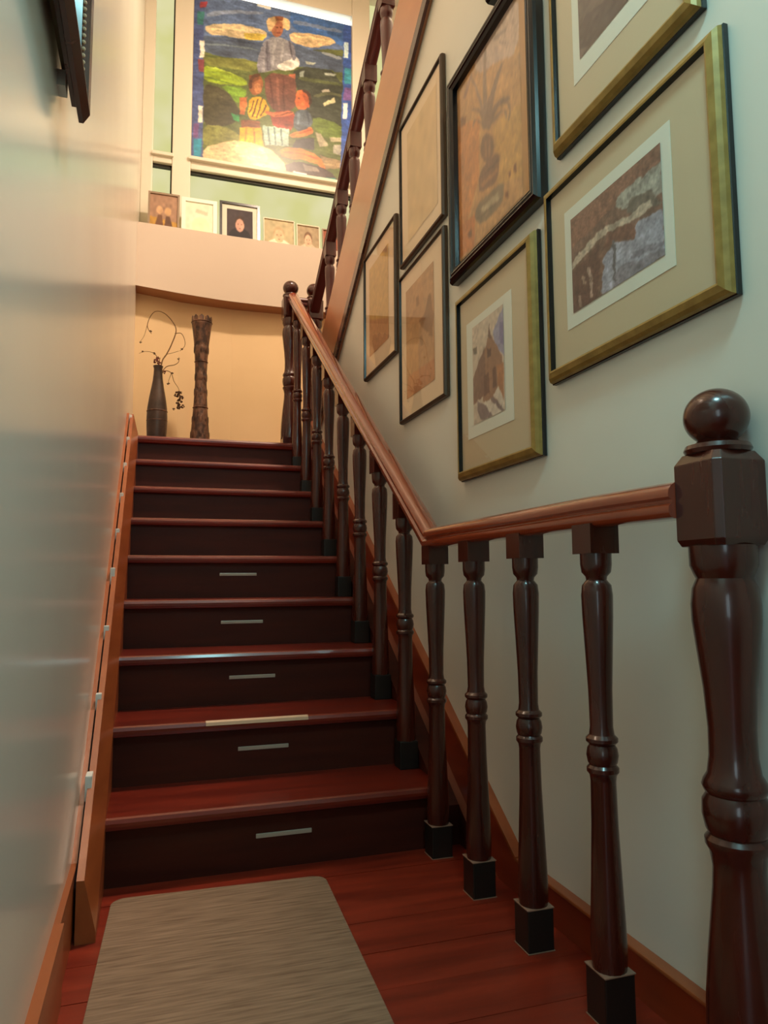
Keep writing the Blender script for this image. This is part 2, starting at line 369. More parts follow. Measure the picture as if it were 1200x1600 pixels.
def baluster(parent, x, y0, z0, ztop, tb, m=None, slope=0.0, worn=False):
    mb = MB().lathe(x, y0, baluster_profile(z0, ztop, .450, tb), 20)
    h = .030
    vs = [(x+a, y0+c, tb) for a, c in ((-h, -h), (h, -h), (h, h), (-h, h))]+[(x+a, y0+c, ztop+slope*c) for a, c in ((-h, -h), (h, -h), (h, h), (-h, h))]
    mb.add(vs, [(0, 3, 2, 1), (4, 5, 6, 7), (0, 1, 5, 4), (1, 2, 6, 5), (2, 3, 7, 6), (3, 0, 4, 7)])
    o = obj('baluster', mb, m or baluster_m, parent, smooth=True, angle=35)
    obj('base_block', MB().box(x-h, x+h, y0-h, y0+h, z0, z0+.086), black_wood_m, o, bevel=.003, label='black-painted square foot')
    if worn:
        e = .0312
        obj('worn_highlight_edge', MB().box(x-e, x+e, y0-e, y0+e, .0846, .0866), worn_lit_m, o, label='chipped upper edge of the foot block, its highlight painted pale')  # pale plate: chipped edge plus a painted highlight on the block top
        obj('paint_line', MB().box(x-e, x+e, y0-e, y0+e, 0, .0016), worn_lit_m, o, label='pale paint line round the foot block')
    return o
def newel(parent, x, y0, z0, w=.0503):
    pr = [(.056, .06), (.056, .10), (.054, .15), (.049, .21), (.043, .265), (.038, .31), (.0365, .340), (.040, .362), (.0455, .372), (.046, .380), (.040, .387), (.044, .395), (.048, .415), (.047, .435), (.041, .445), (.044, .450), (.0465, .457), (.044, .465),
          (.038, .475), (.0345, .50), (.034, .54), (.038, .60), (.045, .66), (.0495, .70), (.050, .725), (.047, .75), (.0405, .765), (.044, .772), (.049, .785), (.0495, .815)]
    mb = MB().lathe(x, y0, [(r, z0+z) for r, z in pr], 32)
    po = obj('newel_post', mb, baluster_m, parent, smooth=True, angle=40)
    c = .010; z1, z2 = z0+.814, z0+.958
    oc = [(-w, -w+c), (-w+c, -w), (w-c, -w), (w, -w+c), (w, w-c), (w-c, w), (-w+c, w), (-w, w-c)]
    b = MB(); vs = []
    for s_, z in ((.90, z1), (1, z1+.010), (1, z2-.016), (.80, z2)): vs += [(x+a*s_, y0+q*s_, z) for a, q in oc]
    fs = [tuple(range(8))[::-1], tuple(range(24, 32))]
    for i in range(3): fs += [(i*8+k, i*8+(k+1) % 8, (i+1)*8+(k+1) % 8, (i+1)*8+k) for k in range(8)]
    b.add(vs, fs)
    obj('cap_block', b, baluster_m, po, bevel=.0015)
    obj('foot_block', MB().box(x-w, x+w, y0-w, y0+w, z0, z0+.065), baluster_m, po, bevel=.003)
    bz = z0+1.016
    pf = [(.034, z0+.955), (.047, z0+.958), (.050, z0+.964), (.047, z0+.971), (.036, z0+.973)]
    rr = .0485
    for i in range(4, 21):
        a = math.pi*i/20; pf.append((max(1e-4, rr*math.sin(a)), bz-rr*.93*math.cos(a)))
    obj('ball_finial', MB().lathe(x, y0, pf, 32), baluster_m, po, smooth=True, angle=35)
    return po
bal = thing('balustrade', 'dark turned wooden balustrade with red handrail beside the lower flight', 'balustrade', (XB, -.8, 0))
NX, NY = .9345, -.812
newel(bal, NX, NY, 0)
NFX, NFY = .875, 2.60
newel(bal, NFX, NFY, ZL)
RJ = .278; RZ = .860
prof = rail_profile()
c_, s_ = 1/math.hypot(1, SL), SL/math.hypot(1, SL)
half = math.atan(SL)/2
mit = Vector((0, -math.sin(half), math.cos(half)))/math.cos(half)
U0 = Vector((0, 0, 1)); U1 = Vector((0, -s_, c_)); SX_ = Vector((1, 0, 0))
y_end = NFY-.04
lr = MB().sweep([((XB+.02, NY+.04, RZ), SX_, U0), ((XB, NY+.25, RZ), SX_, U0), ((XB, RJ, RZ), SX_, mit)], prof)
obj('level_handrail', lr, rail_m, bal, smooth=True, angle=42)
fr_ = MB().sweep([((XB, RJ, RZ), SX_, mit), ((XB, y_end, RZ+SL*(y_end-RJ)), SX_, U1)], prof)
obj('sloped_handrail', fr_, rail_m, bal, smooth=True, angle=42)
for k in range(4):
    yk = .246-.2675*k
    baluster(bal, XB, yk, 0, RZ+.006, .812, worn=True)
for k in range(1, 9):
    yk = .246+.2672*k; zr = RZ+SL*(yk-RJ)
    baluster(bal, XB, yk, k*R, zr+.006, zr-.060, slope=SL)

# ------------------------------------------------------------------ upper flight
us = thing('upper_staircase', 'upper stair flight with pale brown string board rising over the pictures', 'staircase', (1.45, 2.3, ZL))
YU = 2.36
def zn(y): return ZL+R+.655*(YU-y)
for k in range(1, 12):
    y0 = YU-(k-1)*T; z = ZL+k*R
    obj('tread', MB().box(1.035, 2.0, y0-T-.03, y0, z-.03, z), tread_m, us)
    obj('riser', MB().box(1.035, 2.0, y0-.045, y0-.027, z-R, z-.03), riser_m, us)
yA, yB = 2.36, -.90
sg = MB().prism([(yA, zb(yA)), (yB, zb(yB)), (yB, zb(yB)+.47), (yA, zb(yA)+.47)], 'x', .972, 1.034)
obj('string_board', sg, stringer_m, us, label='wide pale brown string board')
tg = MB().prism([(yA, zb(yA)-.012), (yB, zb(yB)-.012), (yB, zb(yB)+.045), (yA, zb(yA)+.045)], 'x', .960, .9719)
obj('dark_moulding', tg, baluster_m, us, label='dark moulding along the lower edge of the string board')
ub = thing('upper_balustrade', 'red banister, coloured darker for its backlit shade, climbing the upper flight in front of the window', 'balustrade', (1.02, 2.6, ZL))
NUX, NUY = 1.025, 2.60
newel(ub, NUX, NUY, ZL)
def zur(y): return 3.325-.618*(y-1.1)
SU = -.618; lu = math.hypot(1, SU)
U2 = Vector((0, -SU/lu, 1/lu))
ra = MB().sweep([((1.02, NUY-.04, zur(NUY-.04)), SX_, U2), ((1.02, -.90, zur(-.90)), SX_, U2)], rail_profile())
obj('sloped_handrail', ra, upper_rail_shade_m, ub, smooth=True, angle=32)
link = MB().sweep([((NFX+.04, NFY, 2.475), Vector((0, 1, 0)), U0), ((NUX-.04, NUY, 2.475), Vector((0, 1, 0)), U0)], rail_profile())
obj('link_rail', link, upper_rail_shade_m, ub, smooth=True, angle=32, label='short level rail joining the two newel posts')
for k in range(12):
    yk = 2.155-.2672*k
    if yk < -.85: break
    zf = zur(yk)-.84
    baluster(ub, 1.02, yk, zf, zur(yk)+.006, zur(yk)-.06, m=upper_rail_shade_m, slope=SU)

# ------------------------------------------------------------------ rug
def round_rect(x0, x1, y0, y1, r, n=6):
    p = []
    for cx, cy_, a0 in ((x1-r, y1-r, 0), (x0+r, y1-r, 90), (x0+r, y0+r, 180), (x1-r, y0+r, 270)):
        for i in range(n+1):
            a = math.radians(a0+90*i/n); p.append((cx+r*math.cos(a), cy_+r*math.sin(a)))
    return p
a = math.radians(-2.4)
pts = [(.28+(x-.28)*math.cos(a)-(y_-.2)*math.sin(a), .205+(x-.28)*math.sin(a)+(y_-.205)*math.cos(a)) for x, y_ in round_rect(.022, .540, -1.05, .205, .035)]
tag(obj('rug', MB().prism(pts, 'z', 0.0, .008), rug_m, bevel=.002), 'taupe ribbed woven runner rug at the foot of the stairs', 'rug')

# ------------------------------------------------------------------ painted sheets (flat prints)
class Canvas:
    def __init__(s, w, h, base):
        s.w, s.h = w, h; s.a = np.tile(np.array(base, float), (h, w, 1))
        s.u, s.v = np.meshgrid((np.arange(w)+.5)/w, (np.arange(h)+.5)/h)
    def poly(s, pts, col):
        ins = np.zeros((s.h, s.w), bool); n = len(pts)
        for i in range(n):
            (x0, y0), (x1, y1) = pts[i], pts[(i+1) % n]
            if y0 == y1: continue
            c = (y0 > s.v) != (y1 > s.v)
            ins ^= c & (s.u < (x1-x0)*(s.v-y0)/(y1-y0)+x0)
        s.a[ins] = col; return s
    def ell(s, cx, cy_, rx, ry, col):
        s.a[((s.u-cx)/rx)**2+((s.v-cy_)/ry)**2 < 1] = col; return s
    def blur(s, k=1):
        for _ in range(k):
            b = np.pad(s.a, ((1, 1), (1, 1), (0, 0)), 'edge')
            s.a = (b[1:-1, 1:-1]*4+b[:-2, 1:-1]+b[2:, 1:-1]+b[1:-1, :-2]+b[1:-1, 2:])/8
        return s
    def noise(s, amp, nx, ny):
        g = rng.normal(0, 1, (ny+2, nx+2)); x = s.u*nx; y_ = s.v*ny
        i, j = x.astype(int), y_.astype(int); fx, fy = x-i, y_-j
        n_ = (g[j, i]*(1-fx)+g[j, i+1]*fx)*(1-fy)+(g[j+1, i]*(1-fx)+g[j+1, i+1]*fx)*fy
        s.a = s.a*(1+amp*n_[..., None]); return s
def sheet(name, cv, P0, U, V, m, parent=None, label=None):
    # grid of quads, one colour per corner, spanning P0 + u*U + v*V
    h, w = cv.h, cv.w; off = WORLD.get(parent.name, Vector()) if parent else Vector()
    uu, vv = np.meshgrid(np.arange(w)/(w-1), np.arange(h)/(h-1))
    co = np.array(P0)+uu[..., None]*np.array(U)+vv[..., None]*np.array(V)-np.array(off)
    idx = np.arange(w*h).reshape(h, w)
    q = np.stack([idx[:-1, :-1], idx[:-1, 1:], idx[1:, 1:], idx[1:, :-1]], -1).reshape(-1, 4)
    me = bpy.data.meshes.new(name); me.from_pydata(co.reshape(-1, 3).tolist(), [], q.tolist())
    at = me.color_attributes.new('Col', 'FLOAT_COLOR', 'POINT')
    c = np.ones((w*h, 4)); c[:, :3] = s2l(np.clip(cv.a, 0, 255)).reshape(-1, 3)
    at.data.foreach_set('color', c.ravel().astype(np.float32))
    me.materials.append(m); o = bpy.data.objects.new(name, me); COL.objects.link(o)
    if parent: o.parent = parent
    WORLD[o.name] = off.copy()
    if label: o['label'] = label
    return o
def paint(w, h, base, polys, nz=((.06, 14, 14), (.04, 50, 50)), blur=1, warp=.003, gain=1.0, rounded=True):
    cv = Canvas(w, h, base)
    u0, v0 = cv.u, cv.v
    def field(nx, ny):
        g = rng.normal(0, 1, (ny+2, nx+2)); x = u0*nx; y_ = v0*ny; i, j = x.astype(int), y_.astype(int); fx, fy = x-i, y_-j
        return (g[j, i]*(1-fx)+g[j, i+1]*fx)*(1-fy)+(g[j+1, i]*(1-fx)+g[j+1, i+1]*fx)*fy
    if warp:
        cv.u = u0+warp*field(18, 22)+warp*.6*field(50, 60); cv.v = v0+warp*field(18, 22)+warp*.6*field(50, 60)
    for col, pts in polys:
        if len(pts) > 4 and rounded:
            for _ in range(1): pts = [q for i in range(len(pts)) for q in ((.75*pts[i][0]+.25*pts[(i+1) % len(pts)][0], .75*pts[i][1]+.25*pts[(i+1) % len(pts)][1]), (.25*pts[i][0]+.75*pts[(i+1) % len(pts)][0], .25*pts[i][1]+.75*pts[(i+1) % len(pts)][1]))]
        cv.poly(pts, col)
    cv.u, cv.v = u0, v0
    cv.a = np.clip(cv.a*gain, 0, 250)
    cv.blur(blur)
    for n_ in nz: cv.noise(*n_)
    return cv

MURAL = [
  ((96,118,160), [(-0.019,1.191),(1.029,1.283),(1.027,0.851),(-0.008,0.631)]),
  ((70,110,175), [(0.593,1.046),(1.028,1.051),(1.027,0.851),(0.71,0.876),(0.594,0.907)]),
  ((205,186,150), [(0.069,0.808),(0.248,0.848),(0.447,0.851),(0.448,0.796),(0.332,0.759),(0.222,0.761),(0.079,0.749)]),
  ((212,186,84), [(0.299,0.803),(0.448,0.824),(0.425,0.785),(0.314,0.759)]),
  ((212,184,142), [(0.585,0.872),(0.749,0.894),(0.887,0.892),(0.897,0.856),(0.73,0.795),(0.595,0.81)]),
  ((84,98,122), [(-0.009,0.724),(0.222,0.757),(0.406,0.772),(0.614,0.798),(0.788,0.786),(1.027,0.794),(1.027,0.69),(0.596,0.658),(-0.007,0.618)]),
  ((150,160,170), [(0.788,0.786),(0.847,0.794),(0.937,0.784),(0.927,0.768),(0.847,0.77)]),
  ((92,104,58), [(-0.007,0.627),(0.408,0.638),(1.027,0.709),(1.025,-0.052),(0.01,-0.204)]),
  ((118,124,66), [(0.072,0.613),(0.389,0.652),(0.38,0.578),(0.189,0.566),(0.073,0.564)]),
  ((62,68,58), [(0.615,0.671),(0.947,0.692),(1.026,0.316),(0.751,0.304),(0.635,0.519)]),
  ((146,172,48), [(0.056,0.558),(0.171,0.561),(0.326,0.522),(0.326,0.482),(0.209,0.472),(0.058,0.455)]),
  ((120,160,52), [(0.164,0.463),(0.327,0.469),(0.318,0.422),(0.269,0.36),(0.218,0.421)]),
  ((72,70,52), [(0.049,0.441),(0.182,0.449),(0.283,0.344),(0.284,0.274),(0.177,0.211),(0.054,0.206)]),
  ((60,150,90), [(0.229,0.308),(0.283,0.3),(0.284,0.265),(0.248,0.267)]),
  ((128,132,70), [(0.062,0.208),(0.195,0.223),(0.285,0.186),(0.286,0.116),(0.065,0.061)]),
  ((100,120,58), [(0.741,0.384),(0.936,0.365),(0.936,0.272),(0.838,0.255),(0.741,0.311)]),
  ((206,168,116), [(0.437,0.925),(0.517,0.951),(0.589,0.954),(0.599,0.885),(0.546,0.887),(0.462,0.839)]),
  ((176,118,88), [(0.478,0.899),(0.546,0.91),(0.551,0.865),(0.528,0.823),(0.495,0.82),(0.476,0.853)]),
  ((148,148,156), [(0.452,0.811),(0.575,0.833),(0.628,0.748),(0.619,0.672),(0.511,0.621),(0.436,0.589),(0.385,0.581),(0.407,0.737)]),
  ((112,112,124), [(0.434,0.78),(0.462,0.793),(0.473,0.606),(0.436,0.594)]),
  ((226,222,216), [(0.501,0.648),(0.586,0.688),(0.629,0.734),(0.657,0.708),(0.653,0.656),(0.539,0.615)]),
  ((190,110,80), [(0.586,0.61),(0.634,0.62),(0.629,0.582),(0.596,0.576)]),
  ((112,72,62), [(0.427,0.585),(0.625,0.609),(0.639,0.52),(0.631,0.387),(0.494,0.361),(0.442,0.446)]),
  ((146,62,48), [(0.466,0.361),(0.635,0.388),(0.631,0.31),(0.598,0.259),(0.495,0.258)]),
  ((158,98,60), [(0.339,0.552),(0.408,0.575),(0.427,0.515),(0.414,0.454),(0.364,0.431),(0.331,0.469)]),
  ((120,74,44), [(0.339,0.552),(0.408,0.576),(0.39,0.535),(0.34,0.498)]),
  ((190,110,62), [(0.282,0.406),(0.332,0.425),(0.315,0.306),(0.283,0.309)]),
  ((224,168,40), [(0.336,0.417),(0.433,0.444),(0.48,0.354),(0.393,0.289),(0.334,0.287)]),
  ((84,62,30), [(0.366,0.403),(0.375,0.408),(0.349,0.321),(0.341,0.323)]),
  ((84,62,30), [(0.393,0.419),(0.403,0.424),(0.367,0.302),(0.359,0.304)]),
  ((84,62,30), [(0.421,0.431),(0.429,0.435),(0.395,0.303),(0.386,0.299)]),
  ((84,62,30), [(0.445,0.402),(0.451,0.394),(0.419,0.316),(0.411,0.313)]),
  ((206,112,72), [(0.438,0.36),(0.504,0.359),(0.621,0.394),(0.621,0.367),(0.513,0.329),(0.448,0.335)]),
  ((126,76,46), [(0.293,0.276),(0.411,0.288),(0.412,0.248),(0.293,0.232)]),
  ((236,166,30), [(0.286,0.23),(0.416,0.253),(0.433,0.145),(0.284,0.129)]),
  ((196,124,26), [(0.321,0.232),(0.33,0.234),(0.326,0.14),(0.317,0.139)]),
  ((196,124,26), [(0.366,0.24),(0.375,0.242),(0.386,0.146),(0.375,0.144)]),
  ((156,188,178), [(0.423,0.272),(0.593,0.276),(0.589,0.172),(0.441,0.153)]),
  ((84,110,110), [(0.453,0.269),(0.463,0.269),(0.477,0.162),(0.468,0.16)]),
  ((84,110,110), [(0.495,0.269),(0.504,0.269),(0.515,0.165),(0.505,0.164)]),
  ((84,110,110), [(0.537,0.27),(0.546,0.27),(0.554,0.17),(0.544,0.169)]),
  ((216,110,62), [(0.63,0.509),(0.682,0.529),(0.726,0.5),(0.712,0.424),(0.664,0.397),(0.63,0.427)]),
  ((176,88,50), [(0.673,0.527),(0.726,0.5),(0.717,0.425),(0.692,0.439)]),
  ((84,96,108), [(0.635,0.406),(0.726,0.413),(0.746,0.317),(0.665,0.261),(0.612,0.297)]),
  ((222,122,62), [(0.589,0.248),(0.693,0.285),(0.722,0.317),(0.749,0.304),(0.736,0.26),(0.617,0.224)]),
  ((66,66,72), [(0.636,0.22),(0.756,0.246),(0.753,0.173),(0.613,0.167)]),
  ((232,120,58), [(0.538,0.154),(0.637,0.171),(0.79,0.147),(0.833,0.064),(0.814,0.051),(0.761,0.106),(0.553,0.09)]),
  ((168,160,136), [(0.756,0.287),(0.799,0.285),(0.843,0.22),(0.79,0.201)]),
  ((176,168,140), [(0.853,0.276),(0.946,0.288),(0.936,0.259),(0.863,0.246)]),
  ((160,158,146), [(0.877,0.23),(0.931,0.235),(0.926,0.17),(0.872,0.179)]),
  ((150,128,96), [(0.79,0.152),(0.946,0.136),(0.936,0.089),(0.829,0.072)]),
  ((214,190,146), [(0.065,0.074),(0.196,0.131),(0.322,0.157),(0.468,0.138),(0.562,0.074),(0.577,-0.013),(0.066,-0.012)]),  # foreground rocks, with the lamp's glare on the panel painted in
  ((232,214,168), [(0.232,0.124),(0.395,0.143),(0.469,0.094),(0.433,0.017),(0.305,0.023)]),
  ((70,60,60), [(0.567,0.074),(0.79,0.088),(0.897,0.037),(0.907,-0.025),(0.577,-0.026)]),
  ((128,118,110), [(0.675,0.074),(0.771,0.072),(0.79,0.048),(0.694,0.041)]),
  ((196,188,172), [(0.794,0.55),(0.848,0.57),(0.857,0.549),(0.804,0.534)]),
  ((206,200,160), [(0.809,0.47),(0.887,0.522),(0.897,0.496),(0.818,0.454)]),
  ((168,176,166), [(0.691,0.71),(0.759,0.715),(0.749,0.699),(0.701,0.694)]),
  ((168,176,166), [(0.818,0.666),(0.897,0.671),(0.887,0.657),(0.823,0.649)]),
  ((164,176,166), [(0.663,0.635),(0.691,0.65),(0.687,0.603),(0.663,0.589)]),
  ((120,74,50), [(0.496,0.946),(0.548,0.958),(0.551,0.934),(0.499,0.921)]),
  ((222,190,142), [(0.442,0.921),(0.496,0.939),(0.491,0.893),(0.473,0.848),(0.454,0.857)]),
  ((222,190,142), [(0.546,0.947),(0.592,0.951),(0.598,0.889),(0.571,0.874),(0.552,0.902)]),
  ((168,108,82), [(0.495,0.92),(0.548,0.93),(0.55,0.869),(0.53,0.828),(0.503,0.829),(0.491,0.866)]),
  ((80,50,42), [(0.505,0.881),(0.516,0.884),(0.516,0.891),(0.505,0.889)]),
  ((80,50,42), [(0.529,0.885),(0.541,0.887),(0.541,0.895),(0.529,0.892)]),
  ((130,64,54), [(0.512,0.846),(0.533,0.85),(0.533,0.857),(0.513,0.854)]),
  ((130,130,142), [(0.442,0.797),(0.41,0.725),(0.394,0.637),(0.394,0.583),(0.418,0.587),(0.422,0.639),(0.441,0.721),(0.475,0.787)]),
  ((172,172,178), [(0.491,0.8),(0.484,0.718),(0.477,0.634),(0.488,0.635),(0.498,0.719),(0.508,0.802)]),
  ((172,172,178), [(0.538,0.802),(0.538,0.738),(0.533,0.682),(0.544,0.683),(0.553,0.74),(0.555,0.806)]),
  ((126,126,138), [(0.569,0.802),(0.602,0.747),(0.611,0.697),(0.633,0.704),(0.63,0.761),(0.601,0.823)]),
  ((90,88,100), [(0.446,0.784),(0.443,0.681),(0.448,0.6),(0.457,0.603),(0.453,0.683),(0.456,0.786)]),
  ((90,88,100), [(0.58,0.818),(0.596,0.759),(0.603,0.714),(0.61,0.717),(0.605,0.762),(0.59,0.822)]),
  ((92,56,50), [(0.459,0.557),(0.474,0.469),(0.489,0.373),(0.5,0.377),(0.485,0.473),(0.47,0.561)]),
  ((92,56,50), [(0.543,0.574),(0.548,0.484),(0.554,0.381),(0.565,0.384),(0.56,0.487),(0.554,0.577)]),
  ((132,86,72), [(0.503,0.575),(0.508,0.476),(0.518,0.374),(0.535,0.379),(0.525,0.481),(0.519,0.579)]),
  ((196,132,84), [(0.363,0.502),(0.4,0.519),(0.417,0.486),(0.406,0.453),(0.375,0.447)]),
  ((88,54,34), [(0.356,0.475),(0.353,0.516),(0.373,0.551),(0.406,0.563),(0.402,0.58),(0.361,0.564),(0.333,0.517),(0.334,0.47)]),
  ((120,66,40), [(0.504,0.336),(0.617,0.378),(0.616,0.385),(0.503,0.342)]),
  ((70,44,34), [(0.676,0.517),(0.709,0.508),(0.72,0.481),(0.712,0.445),(0.727,0.444),(0.738,0.485),(0.723,0.522),(0.685,0.536)]),
  ((84,60,50), [(0.646,0.468),(0.656,0.47),(0.656,0.477),(0.646,0.475)]),
  ((104,120,134), [(0.645,0.386),(0.638,0.312),(0.653,0.313),(0.664,0.387)]),
  ((66,76,90), [(0.699,0.403),(0.716,0.324),(0.727,0.328),(0.715,0.408)]),
  ((176,84,44), [(0.599,0.233),(0.694,0.272),(0.741,0.297),(0.738,0.303),(0.692,0.279),(0.597,0.24)]),
  ((180,84,42), [(0.551,0.13),(0.655,0.13),(0.779,0.122),(0.781,0.129),(0.657,0.138),(0.553,0.139)]),
  ((150,180,60), [(0.068,0.517),(0.17,0.521),(0.315,0.488),(0.319,0.499),(0.174,0.533),(0.071,0.531)]),
  ((108,136,44), [(0.065,0.483),(0.189,0.482),(0.316,0.463),(0.319,0.47),(0.192,0.491),(0.067,0.493)]),
  ((170,190,80), [(0.082,0.543),(0.161,0.552),(0.252,0.532),(0.254,0.537),(0.163,0.56),(0.083,0.554)]),
  ((84,92,60), [(0.652,0.585),(0.787,0.594),(0.925,0.604),(0.928,0.623),(0.79,0.615),(0.655,0.608)]),
  ((94,98,72), [(0.752,0.495),(0.848,0.533),(0.935,0.533),(0.938,0.548),(0.848,0.552),(0.748,0.515)]),
  ((120,138,150), [(0.071,0.678),(0.223,0.702),(0.387,0.71),(0.389,0.721),(0.224,0.713),(0.071,0.689)]),
  ((70,84,112), [(0.078,0.714),(0.249,0.734),(0.424,0.746),(0.426,0.755),(0.251,0.746),(0.08,0.728)]),
  ((140,156,186), [(0.078,0.849),(0.22,0.902),(0.423,0.942),(0.423,0.961),(0.219,0.926),(0.074,0.877)]),
  ((120,140,178), [(0.61,0.925),(0.766,0.934),(0.935,0.935),(0.939,0.955),(0.771,0.957),(0.615,0.952)]),
  ((228,210,168), [(0.096,0.775),(0.248,0.806),(0.424,0.819),(0.425,0.828),(0.249,0.818),(0.096,0.79)]),
  ((228,208,160), [(0.622,0.848),(0.748,0.858),(0.866,0.864),(0.868,0.873),(0.75,0.871),(0.624,0.863)]),
  ((78,92,140), [(-0.019,1.191),(0.061,1.203),(0.068,-0.016),(-0.011,-0.02)]),
  ((60,90,165), [(0.949,1.052),(1.028,1.051),(0.995,-0.02),(0.921,-0.013)]),
  ((96,88,120), [(-0.012,-0.013),(0.926,-0.008),(0.926,-0.033),(-0.011,-0.033)]),
  ((150,60,70), [(0.035,0.934),(0.079,0.945),(0.076,0.908),(0.036,0.899)]),
  ((60,120,120), [(0.023,0.878),(0.063,0.882),(0.06,0.797),(0.023,0.789)]),
  ((130,70,80), [(0.033,0.587),(0.068,0.59),(0.067,0.515),(0.034,0.517)]),
  ((50,140,170), [(0.012,0.117),(0.06,0.121),(0.057,0.017),(0.012,0.014)]),
  ((110,80,130), [(0.01,0.207),(0.04,0.208),(0.039,0.126),(0.01,0.125)]),
  ((60,140,160), [(0.952,0.722),(1.005,0.728),(1.002,0.628),(0.949,0.622)]),
  ((120,90,150), [(0.947,0.599),(0.999,0.6),(0.996,0.524),(0.944,0.519)]),
  ((50,140,130), [(0.78,0.019),(0.892,0.023),(0.887,-0.008),(0.781,-0.008)]),
  ((236,230,214), [(0.04,0.699),(0.067,0.702),(0.067,0.601),(0.039,0.597)]),
  ((236,230,214), [(0.036,0.316),(0.062,0.318),(0.062,0.22),(0.036,0.217)]),
  ((196,222,246), [(0.949,0.886),(0.977,0.888),(0.974,0.788),(0.947,0.786)]),
  ((226,232,240), [(0.944,0.505),(0.972,0.507),(0.969,0.406),(0.942,0.404)]),
  ((240,234,226), [(0.617,0.025),(0.706,0.027),(0.704,-0.0),(0.617,-0.003)]),
  ((226,238,250), [(0.383,1.014),(0.471,1.016),(0.47,0.985),(0.385,0.984)]),
]
PIER = [
  ((112,86,74), [(-0.0,1.019),(0.999,1.013),(1.003,-0.018),(-0.006,-0.014)]),
  ((128,92,76), [(0.563,0.997),(0.998,0.996),(0.999,0.829),(0.715,0.827),(0.569,0.78),(-0.014,0.675),(-0.001,1.004)]),
  ((150,150,140), [(0.716,0.84),(0.999,0.817),(1.011,0.552),(0.759,0.564),(0.538,0.749),(0.571,0.831)]),
  ((104,98,88), [(0.71,0.715),(0.87,0.659),(1.001,0.463),(0.837,0.508),(0.649,0.617)]),
  ((184,168,148), [(0.379,0.657),(0.647,0.566),(0.892,0.58),(0.895,0.491),(0.644,0.503),(0.484,0.572),(0.326,0.555),(0.004,0.458),(0.008,0.544)]),
  ((112,78,66), [(0.454,0.579),(0.7,0.49),(0.751,0.404),(0.721,0.336),(0.524,0.439),(0.385,0.422)]),
  ((150,152,166), [(0.754,0.453),(0.998,0.405),(1.001,-0.005),(0.351,0.007),(0.381,0.342),(0.523,0.426),(0.72,0.317)]),
  ((120,120,132), [(0.688,0.217),(1.003,0.125),(1.001,0.078),(0.685,0.155)]),
  ((128,126,136), [(0.542,0.164),(1.0,0.055),(1.001,-0.005),(0.475,0.006)]),
  ((96,68,60), [(0.003,0.43),(0.341,0.518),(0.35,0.361),(0.303,0.02),(-0.002,0.006)]),
  ((164,140,126), [(0.195,0.387),(0.235,0.349),(0.255,0.046),(0.222,0.036)]),
  ((150,126,112), [(0.132,0.325),(0.169,0.304),(0.165,0.208),(0.136,0.224)]),
  ((150,126,112), [(0.063,0.151),(0.098,0.146),(0.111,0.026),(0.076,0.03)]),
  ((92,92,96), [(0.498,0.457),(0.524,0.439),(0.515,0.036),(0.488,0.038)]),
]
CHURCH = [
  ((200,184,164), [(0.001,1.027),(1.032,0.989),(1.0,-0.012),(-0.041,-0.009)]),
  ((150,150,176), [(0.669,0.815),(1.031,0.977),(0.998,0.506),(0.743,0.665)]),
  ((124,124,160), [(0.88,0.844),(1.01,0.839),(0.993,0.61),(0.867,0.663)]),
  ((150,112,88), [(0.398,0.686),(0.582,0.808),(0.724,0.695),(0.938,0.518),(0.947,0.079),(0.319,0.183)]),
  ((108,84,74), [(0.516,0.796),(0.555,0.916),(0.591,0.806),(0.631,0.77),(0.613,0.747)]),
  ((126,96,82), [(0.186,0.592),(0.399,0.713),(0.436,0.271),(0.231,0.225),(-0.028,0.198),(0.014,0.486)]),
  ((96,70,62), [(0.486,0.68),(0.615,0.653),(0.602,0.588),(0.502,0.596)]),
  ((170,116,80), [(0.771,0.474),(0.982,0.457),(0.957,0.103),(0.794,0.208)]),
  ((110,78,66), [(0.357,0.421),(0.514,0.445),(0.544,0.252),(0.367,0.229)]),
  ((110,78,66), [(0.643,0.447),(0.749,0.452),(0.757,0.267),(0.652,0.26)]),
  ((210,198,182), [(0.341,0.172),(0.54,0.186),(0.9,-0.016),(0.655,-0.004)]),
  ((120,104,104), [(0.54,0.193),(0.647,0.188),(0.961,0.0),(0.9,-0.016)]),
  ((210,198,182), [(0.647,0.194),(0.818,0.256),(0.957,0.103),(0.962,0.013)]),
  ((128,112,112), [(0.138,0.213),(0.362,0.149),(0.654,-0.01),(0.262,0.002),(0.154,0.1)]),
  ((112,100,88), [(0.033,0.778),(0.151,0.767),(0.161,0.702),(0.039,0.72)]),
]
